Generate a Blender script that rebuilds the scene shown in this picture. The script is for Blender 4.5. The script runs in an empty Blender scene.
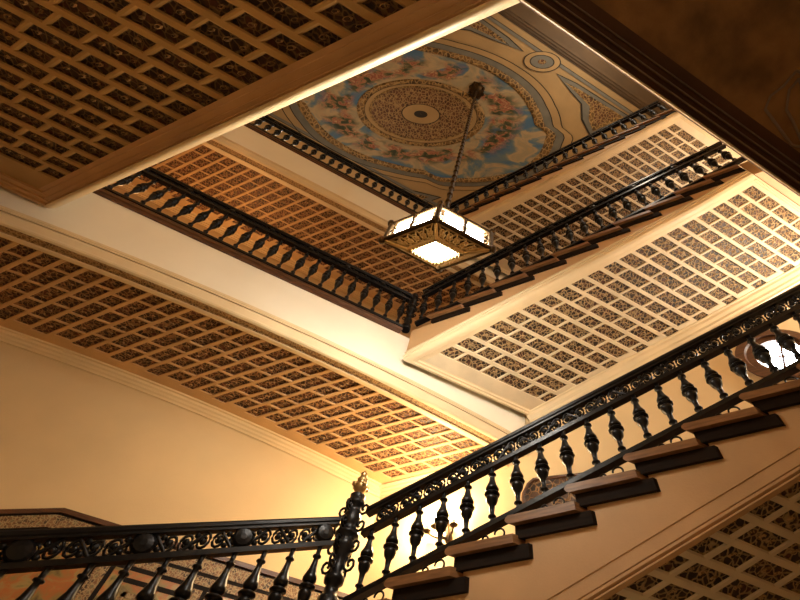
# A grand open-well staircase seen from its ground floor.
# The stairwell has a rhomboid plan: the landings run along U, the flights run along V, and the two meet at about 128 degrees.
# Distances below are in units of five metres (see P), heights are taken from the viewer's eye, 1.6 m above the floor.
import bpy, math, random
from mathutils import Vector, Matrix
random.seed(4)
C = bpy.context.scene.collection
TH = math.radians(128.065)
VU, VB = math.cos(TH), math.sin(TH)
S, EYE = 5.0, 1.6
def P(u, v, z):
    return Vector((S*(u + v*VU), S*v*VB, S*z + EYE))
DU = Vector((1, 0, 0)); DV = Vector((VU, VB, 0)); DZ = Vector((0, 0, 1))

# ------------------------------------------------------------------ materials
def new_mat(name):
    m = bpy.data.materials.new(name); m.use_nodes = True
    nt = m.node_tree
    return m, nt, nt.nodes['Principled BSDF']
def nd(nt, t, **kw):
    n = nt.nodes.new(t)
    for k, v in kw.items():
        if k.startswith('i_'):
            key = k[2:]
            n.inputs[int(key) if key.isdigit() else key.replace('_', ' ')].default_value = v
        else: setattr(n, k, v)
    return n
def ramp(nt, fac, stops, interp='LINEAR'):
    r = nt.nodes.new('ShaderNodeValToRGB'); e = r.color_ramp; e.interpolation = interp
    while len(e.elements) < len(stops): e.elements.new(0.5)
    for el, (p, c) in zip(e.elements, stops): el.position = p; el.color = (*c, 1)
    nt.links.new(fac, r.inputs['Fac']); return r.outputs['Color']
def bump(nt, b, h, strength=.3, dist=.02):
    n = nd(nt, 'ShaderNodeBump'); n.inputs['Strength'].default_value = strength; n.inputs['Distance'].default_value = dist
    nt.links.new(h, n.inputs['Height']); nt.links.new(n.outputs['Normal'], b.inputs['Normal'])
def plaster(name, c, var=.12, rough=.6, scale=1.5):
    m, nt, b = new_mat(name)
    tc = nd(nt, 'ShaderNodeTexCoord')
    n = nd(nt, 'ShaderNodeTexNoise', i_Scale=scale, i_Detail=6.0)
    nt.links.new(tc.outputs['Object'], n.inputs['Vector'])
    lo = tuple(x*(1-var) for x in c); hi = tuple(min(1, x*(1+var)) for x in c)
    nt.links.new(ramp(nt, n.outputs['Fac'], [(.3, lo), (.7, hi)]), b.inputs['Base Color'])
    b.inputs['Roughness'].default_value = rough
    n2 = nd(nt, 'ShaderNodeTexNoise', i_Scale=70.0, i_Detail=3.0)
    nt.links.new(tc.outputs['Object'], n2.inputs['Vector'])
    bump(nt, b, n2.outputs['Fac'], .12, .01)
    return m
def ornate(name, dark, mid, light, scale, rough=.55, lines=.06, bumpy=.6, red=None):
    """dark ground overlaid with pale filigree, as on the painted coffers and tiles"""
    m, nt, b = new_mat(name)
    tc = nd(nt, 'ShaderNodeTexCoord')
    w = nd(nt, 'ShaderNodeTexNoise', i_Scale=scale*.6, i_Detail=2.0)
    nt.links.new(tc.outputs['Object'], w.inputs['Vector'])
    mixv = nd(nt, 'ShaderNodeVectorMath', operation='MULTIPLY_ADD')
    nt.links.new(w.outputs['Color'], mixv.inputs[0]); mixv.inputs[1].default_value = (.06, .06, .06)
    nt.links.new(tc.outputs['Object'], mixv.inputs[2])
    vo = nd(nt, 'ShaderNodeTexVoronoi', feature='DISTANCE_TO_EDGE', i_Scale=scale)
    nt.links.new(mixv.outputs[0], vo.inputs['Vector'])
    vc = nd(nt, 'ShaderNodeTexVoronoi', i_Scale=scale*.5)
    nt.links.new(tc.outputs['Object'], vc.inputs['Vector'])
    base = ramp(nt, vc.outputs['Distance'], [(.2, red or mid), (.45, mid), (.8, dark)])
    f = nd(nt, 'ShaderNodeMapRange'); f.inputs['From Min'].default_value = lines*.5; f.inputs['From Max'].default_value = lines*1.8
    f.inputs['To Min'].default_value = 1; f.inputs['To Max'].default_value = 0
    nt.links.new(vo.outputs['Distance'], f.inputs['Value'])
    mx = nd(nt, 'ShaderNodeMix', data_type='RGBA'); nt.links.new(f.outputs[0], mx.inputs['Factor'])
    nt.links.new(base, mx.inputs[6]); mx.inputs[7].default_value = (*light, 1)
    nt.links.new(mx.outputs[2], b.inputs['Base Color']); b.inputs['Roughness'].default_value = rough
    bump(nt, b, f.outputs[0], bumpy, .02)
    return m
def flat(name, c, rough=.5, metal=0., spec=.5):
    m, nt, b = new_mat(name); b.inputs['Base Color'].default_value = (*c, 1)
    b.inputs['Roughness'].default_value = rough; b.inputs['Metallic'].default_value = metal
    b.inputs['Specular IOR Level'].default_value = spec
    n = nd(nt, 'ShaderNodeTexNoise', i_Scale=25.0, i_Detail=3.0)
    tc = nd(nt, 'ShaderNodeTexCoord'); nt.links.new(tc.outputs['Object'], n.inputs['Vector'])
    bump(nt, b, n.outputs['Fac'], .15, .01)
    return m
def emit(name, c, s):
    m, nt, b = new_mat(name); b.inputs['Base Color'].default_value = (*c, 1)
    b.inputs['Emission Color'].default_value = (*c, 1); b.inputs['Emission Strength'].default_value = s
    return m
def woodmat(name, a, c, rough=.4):
    m, nt, b = new_mat(name); tc = nd(nt, 'ShaderNodeTexCoord')
    mp = nd(nt, 'ShaderNodeMapping'); mp.inputs['Scale'].default_value = (2, 2, 18)
    nt.links.new(tc.outputs['Object'], mp.inputs['Vector'])
    n = nd(nt, 'ShaderNodeTexNoise', i_Scale=3.0, i_Detail=7.0); nt.links.new(mp.outputs[0], n.inputs['Vector'])
    nt.links.new(ramp(nt, n.outputs['Fac'], [(.3, a), (.7, c)]), b.inputs['Base Color']); b.inputs['Roughness'].default_value = rough
    return m
M = {}
M['wall'] = plaster('wall_plaster', (.72, .53, .29), .08, .75, 1.0)
M['fascia'] = plaster('fascia_plaster', (.90, .84, .70), .05, .6, 1.0)
M['string'] = plaster('string_plaster', (.58, .365, .185), .10, .6, 2.0)
M['mould'] = plaster('moulding_plaster', (.78, .63, .40), .08, .42, 2.0)
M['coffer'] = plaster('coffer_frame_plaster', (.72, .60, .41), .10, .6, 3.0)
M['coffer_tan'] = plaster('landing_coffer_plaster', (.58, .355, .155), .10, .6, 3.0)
M['panel'] = ornate('coffer_panel_paint', (.020, .011, .005), (.045, .022, .010), (.40, .27, .13), 19.0, lines=.075, red=(.085, .028, .012))
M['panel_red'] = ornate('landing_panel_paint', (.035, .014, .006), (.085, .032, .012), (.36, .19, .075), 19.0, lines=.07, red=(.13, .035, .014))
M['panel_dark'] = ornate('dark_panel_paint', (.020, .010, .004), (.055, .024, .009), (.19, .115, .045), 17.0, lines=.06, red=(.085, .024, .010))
M['coffer_shaded'] = plaster('shaded_coffer_plaster', (.42, .26, .095), .12, .6, 3.0)  # coffer plaster in a darker brown, carrying the left soffit's dim light
M['carved'] = ornate('carved_frieze_gilt', (.16, .085, .032), (.32, .19, .08), (.50, .32, .14), 30.0, lines=.10)
M['iron'] = flat('black_wrought_iron', (.010, .010, .012), .32, .6)
M['wood'] = woodmat('tread_wood', (.14, .062, .024), (.28, .135, .052))
M['riser_shade'] = woodmat('shaded_riser_wood', (.007, .0035, .002), (.016, .008, .004), .75)  # riser colour blackened to hold the shade under the nosing
M['basewood'] = woodmat('base_rail_wood', (.055, .020, .009), (.12, .05, .02))
M['riser_shade'].node_tree.nodes['Principled BSDF'].inputs['Specular IOR Level'].default_value = .15
M['bronze'] = flat('lantern_bronze', (.06, .036, .016), .42, .85)
M['brass'] = flat('bright_brass', (.42, .29, .13), .35, .9)
M['glow'] = emit('lantern_glass', (1, .92, .77), 112)
M['bulb'] = emit('sconce_bulb', (1, .80, .45), 150)
M['day'] = emit('daylit_glass', (.84, .92, 1), 30)
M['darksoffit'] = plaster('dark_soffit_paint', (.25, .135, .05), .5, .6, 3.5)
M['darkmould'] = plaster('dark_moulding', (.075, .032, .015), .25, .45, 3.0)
M['darkgrey'] = plaster('grey_relief', (.24, .18, .13), .2, .6, 4.0)
M['marble'] = plaster('floor_marble', (.42, .33, .24), .2, .3, 2.0)
M['tile_dark'] = flat('tile_border_glaze', (.008, .005, .004), .7, 0, .2)
M['tile_orn'] = ornate('tile_ornament_glaze', (.04, .025, .012), (.22, .10, .035), (.34, .25, .12), 34.0, .5, .08, .1, (.16, .13, .06))
M['carvedwood'] = ornate('carved_dark_wood', (.012, .007, .004), (.07, .03, .012), (.25, .13, .05), 13.0, .45, .06, .8)

def paint_tile():
    m, nt, b = new_mat('tile_picture_glaze'); tc = nd(nt, 'ShaderNodeTexCoord')
    n = nd(nt, 'ShaderNodeTexNoise', i_Scale=5.0, i_Detail=6.0, i_Distortion=1.0); nt.links.new(tc.outputs['Object'], n.inputs['Vector'])
    c = ramp(nt, n.outputs['Fac'], [(.30, (.05, .03, .012)), (.42, (.24, .18, .06)), (.52, (.40, .13, .035)), (.60, (.34, .25, .09)), (.72, (.10, .11, .04))])
    nt.links.new(c, b.inputs['Base Color']); b.inputs['Roughness'].default_value = .35
    return m
M['tile_pic'] = paint_tile()
def sky_paint():
    """the painted ceiling field: blue sky, warm clouds and a ring of garlands; UVs hold (u, v) about the centre"""
    m, nt, b = new_mat('ceiling_painted_sky'); uv = nd(nt, 'ShaderNodeUVMap')
    n = nd(nt, 'ShaderNodeTexNoise', i_Scale=7.0, i_Detail=6.0, i_Distortion=.7); nt.links.new(uv.outputs[0], n.inputs['Vector'])
    sky = ramp(nt, n.outputs['Fac'], [(.30, (.40, .28, .14)), (.40, (.30, .26, .17)), (.48, (.42, .31, .18)), (.55, (.14, .19, .20)), (.62, (.06, .14, .26))])
    ln = nd(nt, 'ShaderNodeVectorMath', operation='LENGTH'); nt.links.new(uv.outputs[0], ln.inputs[0])
    band = ramp(nt, ln.outputs['Value'], [(.295, (0, 0, 0)), (.325, (1, 1, 1)), (.41, (1, 1, 1)), (.47, (0, 0, 0))])
    g = nd(nt, 'ShaderNodeTexNoise', i_Scale=24.0, i_Detail=5.0, i_Distortion=.8); nt.links.new(uv.outputs[0], g.inputs['Vector'])
    gar = ramp(nt, g.outputs['Fac'], [(.38, (.025, .035, .016)), (.47, (.09, .085, .035)), (.53, (.36, .17, .09)), (.58, (.22, .05, .03)), (.66, (.42, .26, .14))])
    gm = nd(nt, 'ShaderNodeTexNoise', i_Scale=7.0, i_Detail=3.0); nt.links.new(uv.outputs[0], gm.inputs['Vector'])
    thr = ramp(nt, gm.outputs['Fac'], [(.42, (0, 0, 0)), (.52, (1, 1, 1))])
    mul = nd(nt, 'ShaderNodeMix', data_type='RGBA', blend_type='MULTIPLY'); mul.inputs['Factor'].default_value = 1
    nt.links.new(band, mul.inputs[6]); nt.links.new(thr, mul.inputs[7])
    mx = nd(nt, 'ShaderNodeMix', data_type='RGBA'); nt.links.new(mul.outputs[2], mx.inputs['Factor'])
    nt.links.new(sky, mx.inputs[6]); nt.links.new(gar, mx.inputs[7])
    nt.links.new(mx.outputs[2], b.inputs['Base Color']); b.inputs['Roughness'].default_value = .7
    return m
M['sky'] = sky_paint()
M['ceil_tan'] = plaster('ceiling_tan_paint', (.36, .24, .11), .1, .7, 2)
M['ceil_blue'] = plaster('ceiling_blue_grey_paint', (.15, .145, .125), .15, .7, 3)
M['ceil_leaf'] = ornate('ceiling_leaf_gilt', (.05, .026, .008), (.17, .095, .03), (.36, .23, .09), 9.0, lines=.08)
M['ceil_fili'] = ornate('ceiling_filigree_gilt', (.06, .022, .008), (.12, .045, .018), (.33, .215, .09), 13.0, lines=.085)
M['ceil_line'] = flat('ceiling_dark_line', (.018, .014, .010), .7)
M['ceil_dark'] = plaster('ceiling_cove_brown', (.10, .060, .028), .2, .7, 2)

# ------------------------------------------------------------------ mesh helpers
class MB:
    def __init__(s): s.v = []; s.f = []; s.m = []; s.uv = {}; s.sm = []
    def quad(s, pts, m=0, uv=None, smooth=False):
        i = len(s.v); s.v += [tuple(p) for p in pts]; s.f.append(tuple(range(i, i+len(pts)))); s.m.append(m); s.sm.append(smooth)
        if uv: s.uv[len(s.f)-1] = uv
    def grid(s, rows, m=0, smooth=False, close=False):
        """rows of points -> quads"""
        i = len(s.v); n = len(rows[0])
        for r in rows: s.v += [tuple(p) for p in r]
        for a in range(len(rows)-1):
            for b in range(n if close else n-1):
                c = (b+1) % n
                s.f.append((i+a*n+b, i+a*n+c, i+(a+1)*n+c, i+(a+1)*n+b)); s.m.append(m); s.sm.append(smooth)
    def box(s, u0, u1, v0, v1, z0, z1, m=0):
        c = [P(u, v, z) for z in (z0, z1) for v in (v0, v1) for u in (u0, u1)]
        for q in ((0, 1, 3, 2), (4, 6, 7, 5), (0, 4, 5, 1), (2, 3, 7, 6), (0, 2, 6, 4), (1, 5, 7, 3)): s.quad([c[k] for k in q], m)
    def prism(s, lo, hi, m=0):
        """two matching polygons joined by walls"""
        s.quad(list(reversed(lo)), m); s.quad(hi, m); n = len(lo)
        for k in range(n): s.quad([lo[k], lo[(k+1) % n], hi[(k+1) % n], hi[k]], m)
    def tube(s, pts, r, n=6, m=0, rs=None):
        pts = [Vector(p) for p in pts]; rows = []
        t0 = (pts[1]-pts[0]).normalized(); ref = Vector((0, 0, 1)) if abs(t0.z) < .9 else Vector((1, 0, 0))
        for k, p in enumerate(pts):
            t = (pts[min(k+1, len(pts)-1)]-pts[max(k-1, 0)]).normalized()
            a = t.cross(ref).normalized(); b = a.cross(t); rr = rs[k] if rs else r
            rows.append([p + (a*math.cos(2*math.pi*j/n) + b*math.sin(2*math.pi*j/n))*rr for j in range(n)])
        s.grid(rows, m, True, True); s.quad(list(reversed(rows[0])), m); s.quad(rows[-1], m)
    def lathe(s, prof, n=10, m=0, at=Vector((0, 0, 0)), sc=1.0):
        """prof: (radius, height) from the bottom up, in metres"""
        rows = [[at + Vector((r*sc*math.cos(2*math.pi*j/n), r*sc*math.sin(2*math.pi*j/n), h*sc)) for j in range(n)] for r, h in prof]
        s.grid(rows, m, True, True)
        s.quad(list(reversed(rows[0])), m); s.quad(rows[-1], m)
    def ball(s, c, r, m=0, n=8, sz=1.0):
        rows = []
        for k in range(n//2+1):
            a = math.pi*k/(n//2); rr = max(r*math.sin(a), r*.02)
            rows.append([c + Vector((rr*math.cos(2*math.pi*j/n), rr*math.sin(2*math.pi*j/n), -r*sz*math.cos(a))) for j in range(n)])
        s.grid(rows, m, True, True)
    def build(s, name, mats, parent=None, origin=None):
        me = bpy.data.meshes.new(name)
        o = origin or Vector((0, 0, 0))
        me.from_pydata([tuple(Vector(p)-o) for p in s.v], [], s.f)
        for mm in (mats if isinstance(mats, (list, tuple)) else [mats]): me.materials.append(mm)
        me.polygons.foreach_set('material_index', s.m); me.polygons.foreach_set('use_smooth', s.sm)
        if s.uv:
            ul = me.uv_layers.new(name='UVMap')
            for pi, uvs in s.uv.items():
                for li, q in zip(me.polygons[pi].loop_indices, uvs): ul.data[li].uv = q
        me.update()
        ob = bpy.data.objects.new(name, me); C.objects.link(ob)
        if parent is not None:
            ob.parent = parent; ob.matrix_parent_inverse = Matrix(); ob.location = o - parent.location
        else: ob.location = o
        return ob
def thing(name, label, cat, loc, group=None):
    o = bpy.data.objects.new(name, None); C.objects.link(o); o.empty_display_size = .1
    o.location = loc; o['label'] = label; o['category'] = cat
    if group: o['group'] = group
    return o
def part(mb, name, mats, parent):
    """mesh built in world coordinates, parented to a thing (whose Empty is unrotated)"""
    return mb.build(name, mats, parent, origin=parent.location.copy())
def struct(mb, name, mats, label=None, cat=None, parent=None):
    o = mb.build(name, mats, parent); 
    if parent is None:
        o['kind'] = 'structure'
        if label: o['label'] = label; o['category'] = cat or name.split('_')[0]
    return o
def interp(x, pts):
    pts = sorted(pts)
    if x <= pts[0][0]: a, b = pts[0], pts[1]
    elif x >= pts[-1][0]: a, b = pts[-2], pts[-1]
    else:
        for a, b in zip(pts, pts[1:]):
            if a[0] <= x <= b[0]: break
    return a[1] + (b[1]-a[1])*(x-a[0])/(b[0]-a[0])
def lin(n, a, b): return [a + (b-a)*k/(n-1) for k in range(n)]

# sweep of a profile of (outward, up) offsets along a path of (u, v, z); out = outward direction in (u, v)
def sweep(mb, path, prof, out, m=0, smooth=False):
    rows = []
    for (u, v, z) in path:
        rows.append([P(u + out[0]*o, v + out[1]*o, z + dz) for o, dz in prof])
    mb.grid(rows, m, smooth)
    mb.quad(rows[0], m); mb.quad(list(reversed(rows[-1])), m)

# a coffered field: a runs across (with alternate short and long panels), b runs along; surf(a, b) -> (u, v, z)
def coffers(mb, surf, a0, a1, b0, b1, nb, pitch_a=.0635, shortl=.046, longl=.0705, gap_b=.20, first=0, depth=.0045, inset=.0016, start=.0205):
    pb = (b1-b0)/nb; sgn = 1 if a1 > a0 else -1
    def pt(a, b, h=0.):
        u, v, z = surf(a, b); return P(u, v, z + h)
    period = pitch_a*2
    for k in range(nb):
        c0 = b0 + pb*(k + gap_b*.5); c1 = b0 + pb*(k + 1 - gap_b*.5)
        cells = []
        # centres sit on a regular grid: short, long, short ... with each row shifted by one
        j = -1
        while True:
            c = start + j*pitch_a
            is_short = ((j + k + first) % 2 == 0)
            h = (shortl if is_short else longl)/2
            lo, hi = max(c-h, 0.002), min(c+h, abs(a1-a0)-.002)
            if c-h > abs(a1-a0): break
            if hi-lo > .021: cells.append((a0+sgn*lo, a0+sgn*hi, is_short))
            j += 1
        # strips
        aa = [a0] + [x for c in cells for x in c[:2]] + [a1]
        e0, e1 = b0 + pb*k, b0 + pb*(k+1)
        for (x0, x1) in ((e0, c0), (c1, e1)):
            for q0, q1 in zip(aa, aa[1:]): mb.quad([pt(q0, x0), pt(q1, x0), pt(q1, x1), pt(q0, x1)], 0)
        for q in range(0, len(aa)-1, 2):
            if abs(aa[q+1]-aa[q]) > 1e-6: mb.quad([pt(aa[q], c0), pt(aa[q+1], c0), pt(aa[q+1], c1), pt(aa[q], c1)], 0)
        for (x0, x1, sh) in cells:
            t = inset*sgn; tb = inset*(1 if b1 > b0 else -1)
            A = [pt(x0, c0), pt(x1, c0), pt(x1, c1), pt(x0, c1)]
            B = [pt(x0, c0, depth), pt(x1, c0, depth), pt(x1, c1, depth), pt(x0, c1, depth)]
            D = [pt(x0+t, c0+tb, depth*.55), pt(x1-t, c0+tb, depth*.55), pt(x1-t, c1-tb, depth*.55), pt(x0+t, c1-tb, depth*.55)]
            for i in range(4):
                i2 = (i+1) % 4
                mb.quad([A[i], A[i2], D[i2], D[i]], 0)
            E = [pt(x0+t*1.2, c0+tb*1.2, depth), pt(x1-t*1.2, c0+tb*1.2, depth), pt(x1-t*1.2, c1-tb*1.2, depth), pt(x0+t*1.2, c1-tb*1.2, depth)]
            for i in range(4):
                i2 = (i+1) % 4
                mb.quad([D[i], D[i2], E[i2], E[i]], 1)
            L = abs(x1-x0)/abs(c1-c0)
            mb.quad(E, 1)
            # carved rosettes standing proud of the painted panel: one on a short panel, three on a long one
            cu, cb = (x0+x1)/2, (c0+c1)/2; rb = abs(c1-c0)*.20
            spots = [0] if abs(x1-x0) < .052 else [-.30, 0, .30]
            for sp in spots:
                ca = cu + sp*(x1-x0); rr = rb*(1 if sp == 0 else .8)
                n = 6
                ring = [pt(ca+rr*.75*math.cos(2*math.pi*i/n), cb+rr*math.sin(2*math.pi*i/n), depth) for i in range(n)]
                top = [pt(ca+rr*.45*math.cos(2*math.pi*i/n), cb+rr*.6*math.sin(2*math.pi*i/n), depth*.55) for i in range(n)]
                mb.grid([ring, top], 2, False, True); mb.quad(top, 1)

# ------------------------------------------------------------------ levels and lines of the place
U1, V1 = .742, .947            # the well's corner: inner edge of the right-hand flights, inner edge of the far landings
UR, UL, VW, VF = 1.125, -.48, 1.362, -.55   # walls
ZC = 2.75                      # painted ceiling
FLOOR = -EYE/S
def L1(v): return .343 + .31*(.836-v)               # nosing lines
def R1(v): return .494 + .308*(.859-v)
def lip1(v): return .276 + .37*(.552-v)
def tt(v): return min(1, max(0, (.947-v)/.984))
def L2(v): return 1.027 + .312*(.947-v) - .040*tt(v)*(1-tt(v))
def R2(v): return 1.212 + .312*(.947-v) + .050*tt(v)*(1-tt(v))
def lip2(v): return interp(v, [(.93, .884), (.669, .973), (.396, 1.062), (.111, 1.165), (-.05, 1.236)])
def L3(v): return 1.79 + .280*(.947-v)
def R3(v): return 1.965 + .315*(.947-v)
def lip3(v): return interp(v, [(.93, 1.640), (.45, 1.785), (.27, 1.850), (-.06, 1.985)])
def zC1(u): return .815 - .10*(u-.42)**2
def zC2(u): return 1.556 - .04*(u-.42)**2

# ------------------------------------------------------------------ the shell
E4 = .03
mb = MB(); mb.box(UL-E4, UR+E4, VF-E4, VW+E4, FLOOR-.02, FLOOR); struct(mb, 'floor', M['marble'], 'pale marble ground floor of the stairwell', 'floor')
mb = MB(); mb.box(UL, UR, VW, VW+E4, FLOOR, ZC); struct(mb, 'wall_back', M['wall'], 'ochre plastered back wall of the stairwell behind the landings', 'wall')
mb = MB(); mb.box(UL-E4, UL, VF, VW, FLOOR, ZC); struct(mb, 'wall_left', M['wall'], 'ochre plastered left wall of the stairwell', 'wall')
mb = MB(); mb.box(UL, UR, VF-E4, VF, FLOOR, ZC); struct(mb, 'wall_front', M['wall'], 'ochre plastered wall behind the middle landings', 'wall')
# right wall with a round opening for the window
WC, WR = (.312, .882), .086
mb = MB(); n = 32
ring = [(WC[0]+WR*math.cos(2*math.pi*k/n), WC[1]+WR*math.sin(2*math.pi*k/n)) for k in range(n)]
sq = []
for k in range(n):
    a = 2*math.pi*k/n; c, s_ = math.cos(a), math.sin(a); q = .14/max(abs(c), abs(s_)); sq.append((WC[0]+q*c, WC[1]+q*s_))
for uu in (UR, UR+E4):
    for k in range(n):
        k2 = (k+1) % n
        mb.quad([P(uu, *ring[k]), P(uu, *ring[k2]), P(uu, *sq[k2]), P(uu, *sq[k])])
    for (v0, v1, z0, z1) in ((VF, WC[0]-.14, FLOOR, ZC), (WC[0]+.14, VW, FLOOR, ZC), (WC[0]-.14, WC[0]+.14, FLOOR, WC[1]-.14), (WC[0]-.14, WC[0]+.14, WC[1]+.14, ZC)):
        mb.quad([P(uu, v0, z0), P(uu, v1, z0), P(uu, v1, z1), P(uu, v0, z1)])
for k in range(n):
    k2 = (k+1) % n
    mb.quad([P(UR, *ring[k]), P(UR, *ring[k2]), P(UR+E4, *ring[k2]), P(UR+E4, *ring[k])])
struct(mb, 'wall_right', M['wall'], 'ochre plastered right wall with a round window', 'wall')
# round window: deep dark frame, glazing bars, daylit glass
win = thing('window_1', 'round window with a deep dark frame behind the nearest balusters', 'window', P(UR, WC[0], WC[1])); win['kind'] = 'structure'
def vring(mb, u, r0, r1, u2, m=0):
    a = [[P(uu, WC[0]+r*math.cos(2*math.pi*k/40), WC[1]+r*math.sin(2*math.pi*k/40)) for k in range(40)] for (uu, r) in ((u, r0), (u, r1), (u2, r1), (u2, r0), (u, r0))]
    mb.grid(a, m, False, True)
mb = MB(); vring(mb, UR-.012, .0855, .066, UR+.02); vring(mb, UR-.004, .066, .050, UR+.02); part(mb, 'window_frame', M['basewood'], win)
mb = MB(); mb.quad([P(UR+.016, WC[0]+.051*math.cos(2*math.pi*k/40), WC[1]+.051*math.sin(2*math.pi*k/40)) for k in range(40)]); part(mb, 'pane', M['day'], win)
mb = MB()
for a in (.35, .35+math.pi/2):
    d = Vector((0, math.cos(a), math.sin(a))); w = .0022
    e = (-math.sin(a)*w, math.cos(a)*w)
    q = [(WC[0]+.05*d.y*s1+e[0]*s2, WC[1]+.05*d.z*s1+e[1]*s2) for s1, s2 in ((-1, -1), (1, -1), (1, 1), (-1, 1))]
    mb.prism([P(UR+.009, *x) for x in q], [P(UR+.013, *x) for x in q])
part(mb, 'glazing_bar', M['basewood'], win)

# ------------------------------------------------------------------ painted ceiling
mb = MB(); mb.box(UL-E4, UR+E4, VF-E4, VW+E4, ZC+.004, ZC+.03); ceil = struct(mb, 'ceiling', M['ceil_tan'], 'painted ceiling with a round medallion, garlands and sky', 'ceiling')
CC = (.333, .752)
def Rq(th):
    """outline of the painted field: a circle with a wider lobe to either side, meeting in small cusps"""
    a = abs(math.degrees(math.atan2(math.sin(th), abs(math.cos(th)))))   # 0 along u, 90 along v
    return interp(a, [(0, .64), (20, .605), (30, .582), (36.5, .574), (43, .506), (60, .484), (90, .478)])
NT = 144
def cring(mb, f0, f1, z, m=0, centre=CC, uv=False):
    for k in range(NT):
        t0, t1 = 2*math.pi*k/NT, 2*math.pi*(k+1)/NT
        q = [(centre[0]+f(t)*math.cos(t), centre[1]+f(t)*math.sin(t)) for f, t in ((f0, t0), (f0, t1), (f1, t1), (f1, t0))]
        mb.quad([P(x, y, z) for x, y in q], m, [(x-centre[0], y-centre[1]) for x, y in q] if uv else None)
def cpart(name, mat, f0, f1, z, centre=CC, uv=False):
    mb = MB(); g0 = f0 if callable(f0) else (lambda t: f0); g1 = f1 if callable(f1) else (lambda t: f1)
    cring(mb, g0, g1, z, 0, centre, uv); return mb.build(name, mat, ceil)
def off(d): return lambda t: Rq(t)+d
cpart('painted_sky', M['sky'], .001, off(0), ZC, uv=True)
def torus_ring(name, mat, f, w, h, centre=CC, nn=NT):
    mb = MB(); rows = []
    for k in range(nn+1):
        t = 2*math.pi*k/nn; r = f(t)
        rows.append([P(centre[0]+(r+w*math.cos(a))*math.cos(t), centre[1]+(r+w*math.cos(a))*math.sin(t), ZC-.001-h*math.sin(a)) for a in lin(7, 0, math.pi)])
    mb.grid(rows, 0, True); return mb.build(name, mat, ceil)
torus_ring('leaf_border', M['ceil_leaf'], off(.022), .022, .010)
cpart('blue_band', M['ceil_blue'], off(.044), off(.080), ZC-.0006)
cpart('painted_line', M['ceil_line'], off(.080), off(.085), ZC-.0012)
cpart('tan_band', M['ceil_tan'], off(.085), off(.120), ZC-.0006)
cpart('painted_line', M['ceil_line'], off(.120), off(.125), ZC-.0012)
torus_ring('medallion_rim', M['ceil_leaf'], lambda t: .268, .017, .010)
cpart('medallion_band', M['ceil_tan'], .222, .252, ZC-.0012)
cpart('medallion_filigree', M['ceil_fili'], .085, .222, ZC-.0018)
cpart('painted_line', M['ceil_line'], .249, .253, ZC-.0022)
cpart('painted_line', M['ceil_line'], .082, .087, ZC-.0026)
torus_ring('medallion_ring', M['ceil_leaf'], lambda t: .225, .006, .006)
cpart('medallion_centre', M['ceil_tan'], .030, .085, ZC-.0024)
cpart('medallion_eye', M['ceil_line'], .001, .030, ZC-.003)
for (dv) in (-1, 1):
    cen = (.345, .752+dv*.705)
    cpart('disc_band', M['ceil_tan'], .052, .074, ZC-.0022, cen)
    cpart('painted_line', M['ceil_line'], .074, .079, ZC-.0028, cen)
    cpart('painted_line', M['ceil_line'], .047, .052, ZC-.0028, cen)
    cpart('disc', M['ceil_blue'], .001, .047, ZC-.0022, cen)
    cpart('disc_flower', M['ceil_fili'], .001, .018, ZC-.0028, cen)
def poly(name, mat, pts, z):
    mb = MB(); mb.quad([P(x, y, z) for x, y in pts]); return mb.build(name, mat, ceil)
for su in (-1, 1):
    for sv in (-1, 1):
        def q(u, v): return (.345 + su*(u-.345), .752 - sv*(v-.752)*-1 if sv > 0 else .752 - (v-.752))
        sh = [(.455, .060), (.56, .042), (.93, .030), (.94, .27), (.80, .205), (.70, .125), (.60, .10)]
        sh2 = [(.515, .072), (.60, .060), (.90, .050), (.905, .235), (.815, .185), (.735, .112), (.62, .088)]
        sh3 = [(.585, .076), (.63, .072), (.875, .066), (.88, .205), (.83, .172), (.765, .108), (.66, .088)]
        sh0 = [(.447, .056), (.56, .036), (.938, .024), (.947, .282), (.797, .213), (.694, .130), (.595, .105)]
        poly('painted_line', M['ceil_line'], [q(*x) for x in sh0], ZC-.0005)
        poly('spandrel_ground', M['ceil_blue'], [q(*x) for x in sh], ZC-.0008)
        poly('spandrel_border', M['ceil_leaf'], [q(*x) for x in sh2], ZC-.0016)
        poly('spandrel_filigree', M['ceil_fili'], [q(*x) for x in sh3], ZC-.0024)
for v0, v1, mt, nm in ((-.004, .014, 'ceil_blue', 'blue_band'), (-.008, -.004, 'ceil_line', 'painted_line'), (-.05, -.046, 'ceil_line', 'painted_line'), (VF, -.05, 'ceil_dark', 'cove_band'),
                       (1.285, 1.305, 'ceil_blue', 'blue_band'), (1.305, 1.309, 'ceil_line', 'painted_line')):
    mb = MB(); mb.quad([P(UL, v0, ZC-.001), P(UR, v0, ZC-.001), P(UR, v1, ZC-.001), P(UL, v1, ZC-.001)]); mb.build(nm, M[mt], ceil)
mb = MB()
for k, (v0, z0) in enumerate(((-.060, ZC-.002), (-.075, ZC-.012), (-.092, ZC-.02))):
    mb.box(UL, UR, v0-.018, v0, z0-.010, ZC)
mb.build('cove_moulding', M['ceil_dark'], ceil)

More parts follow.
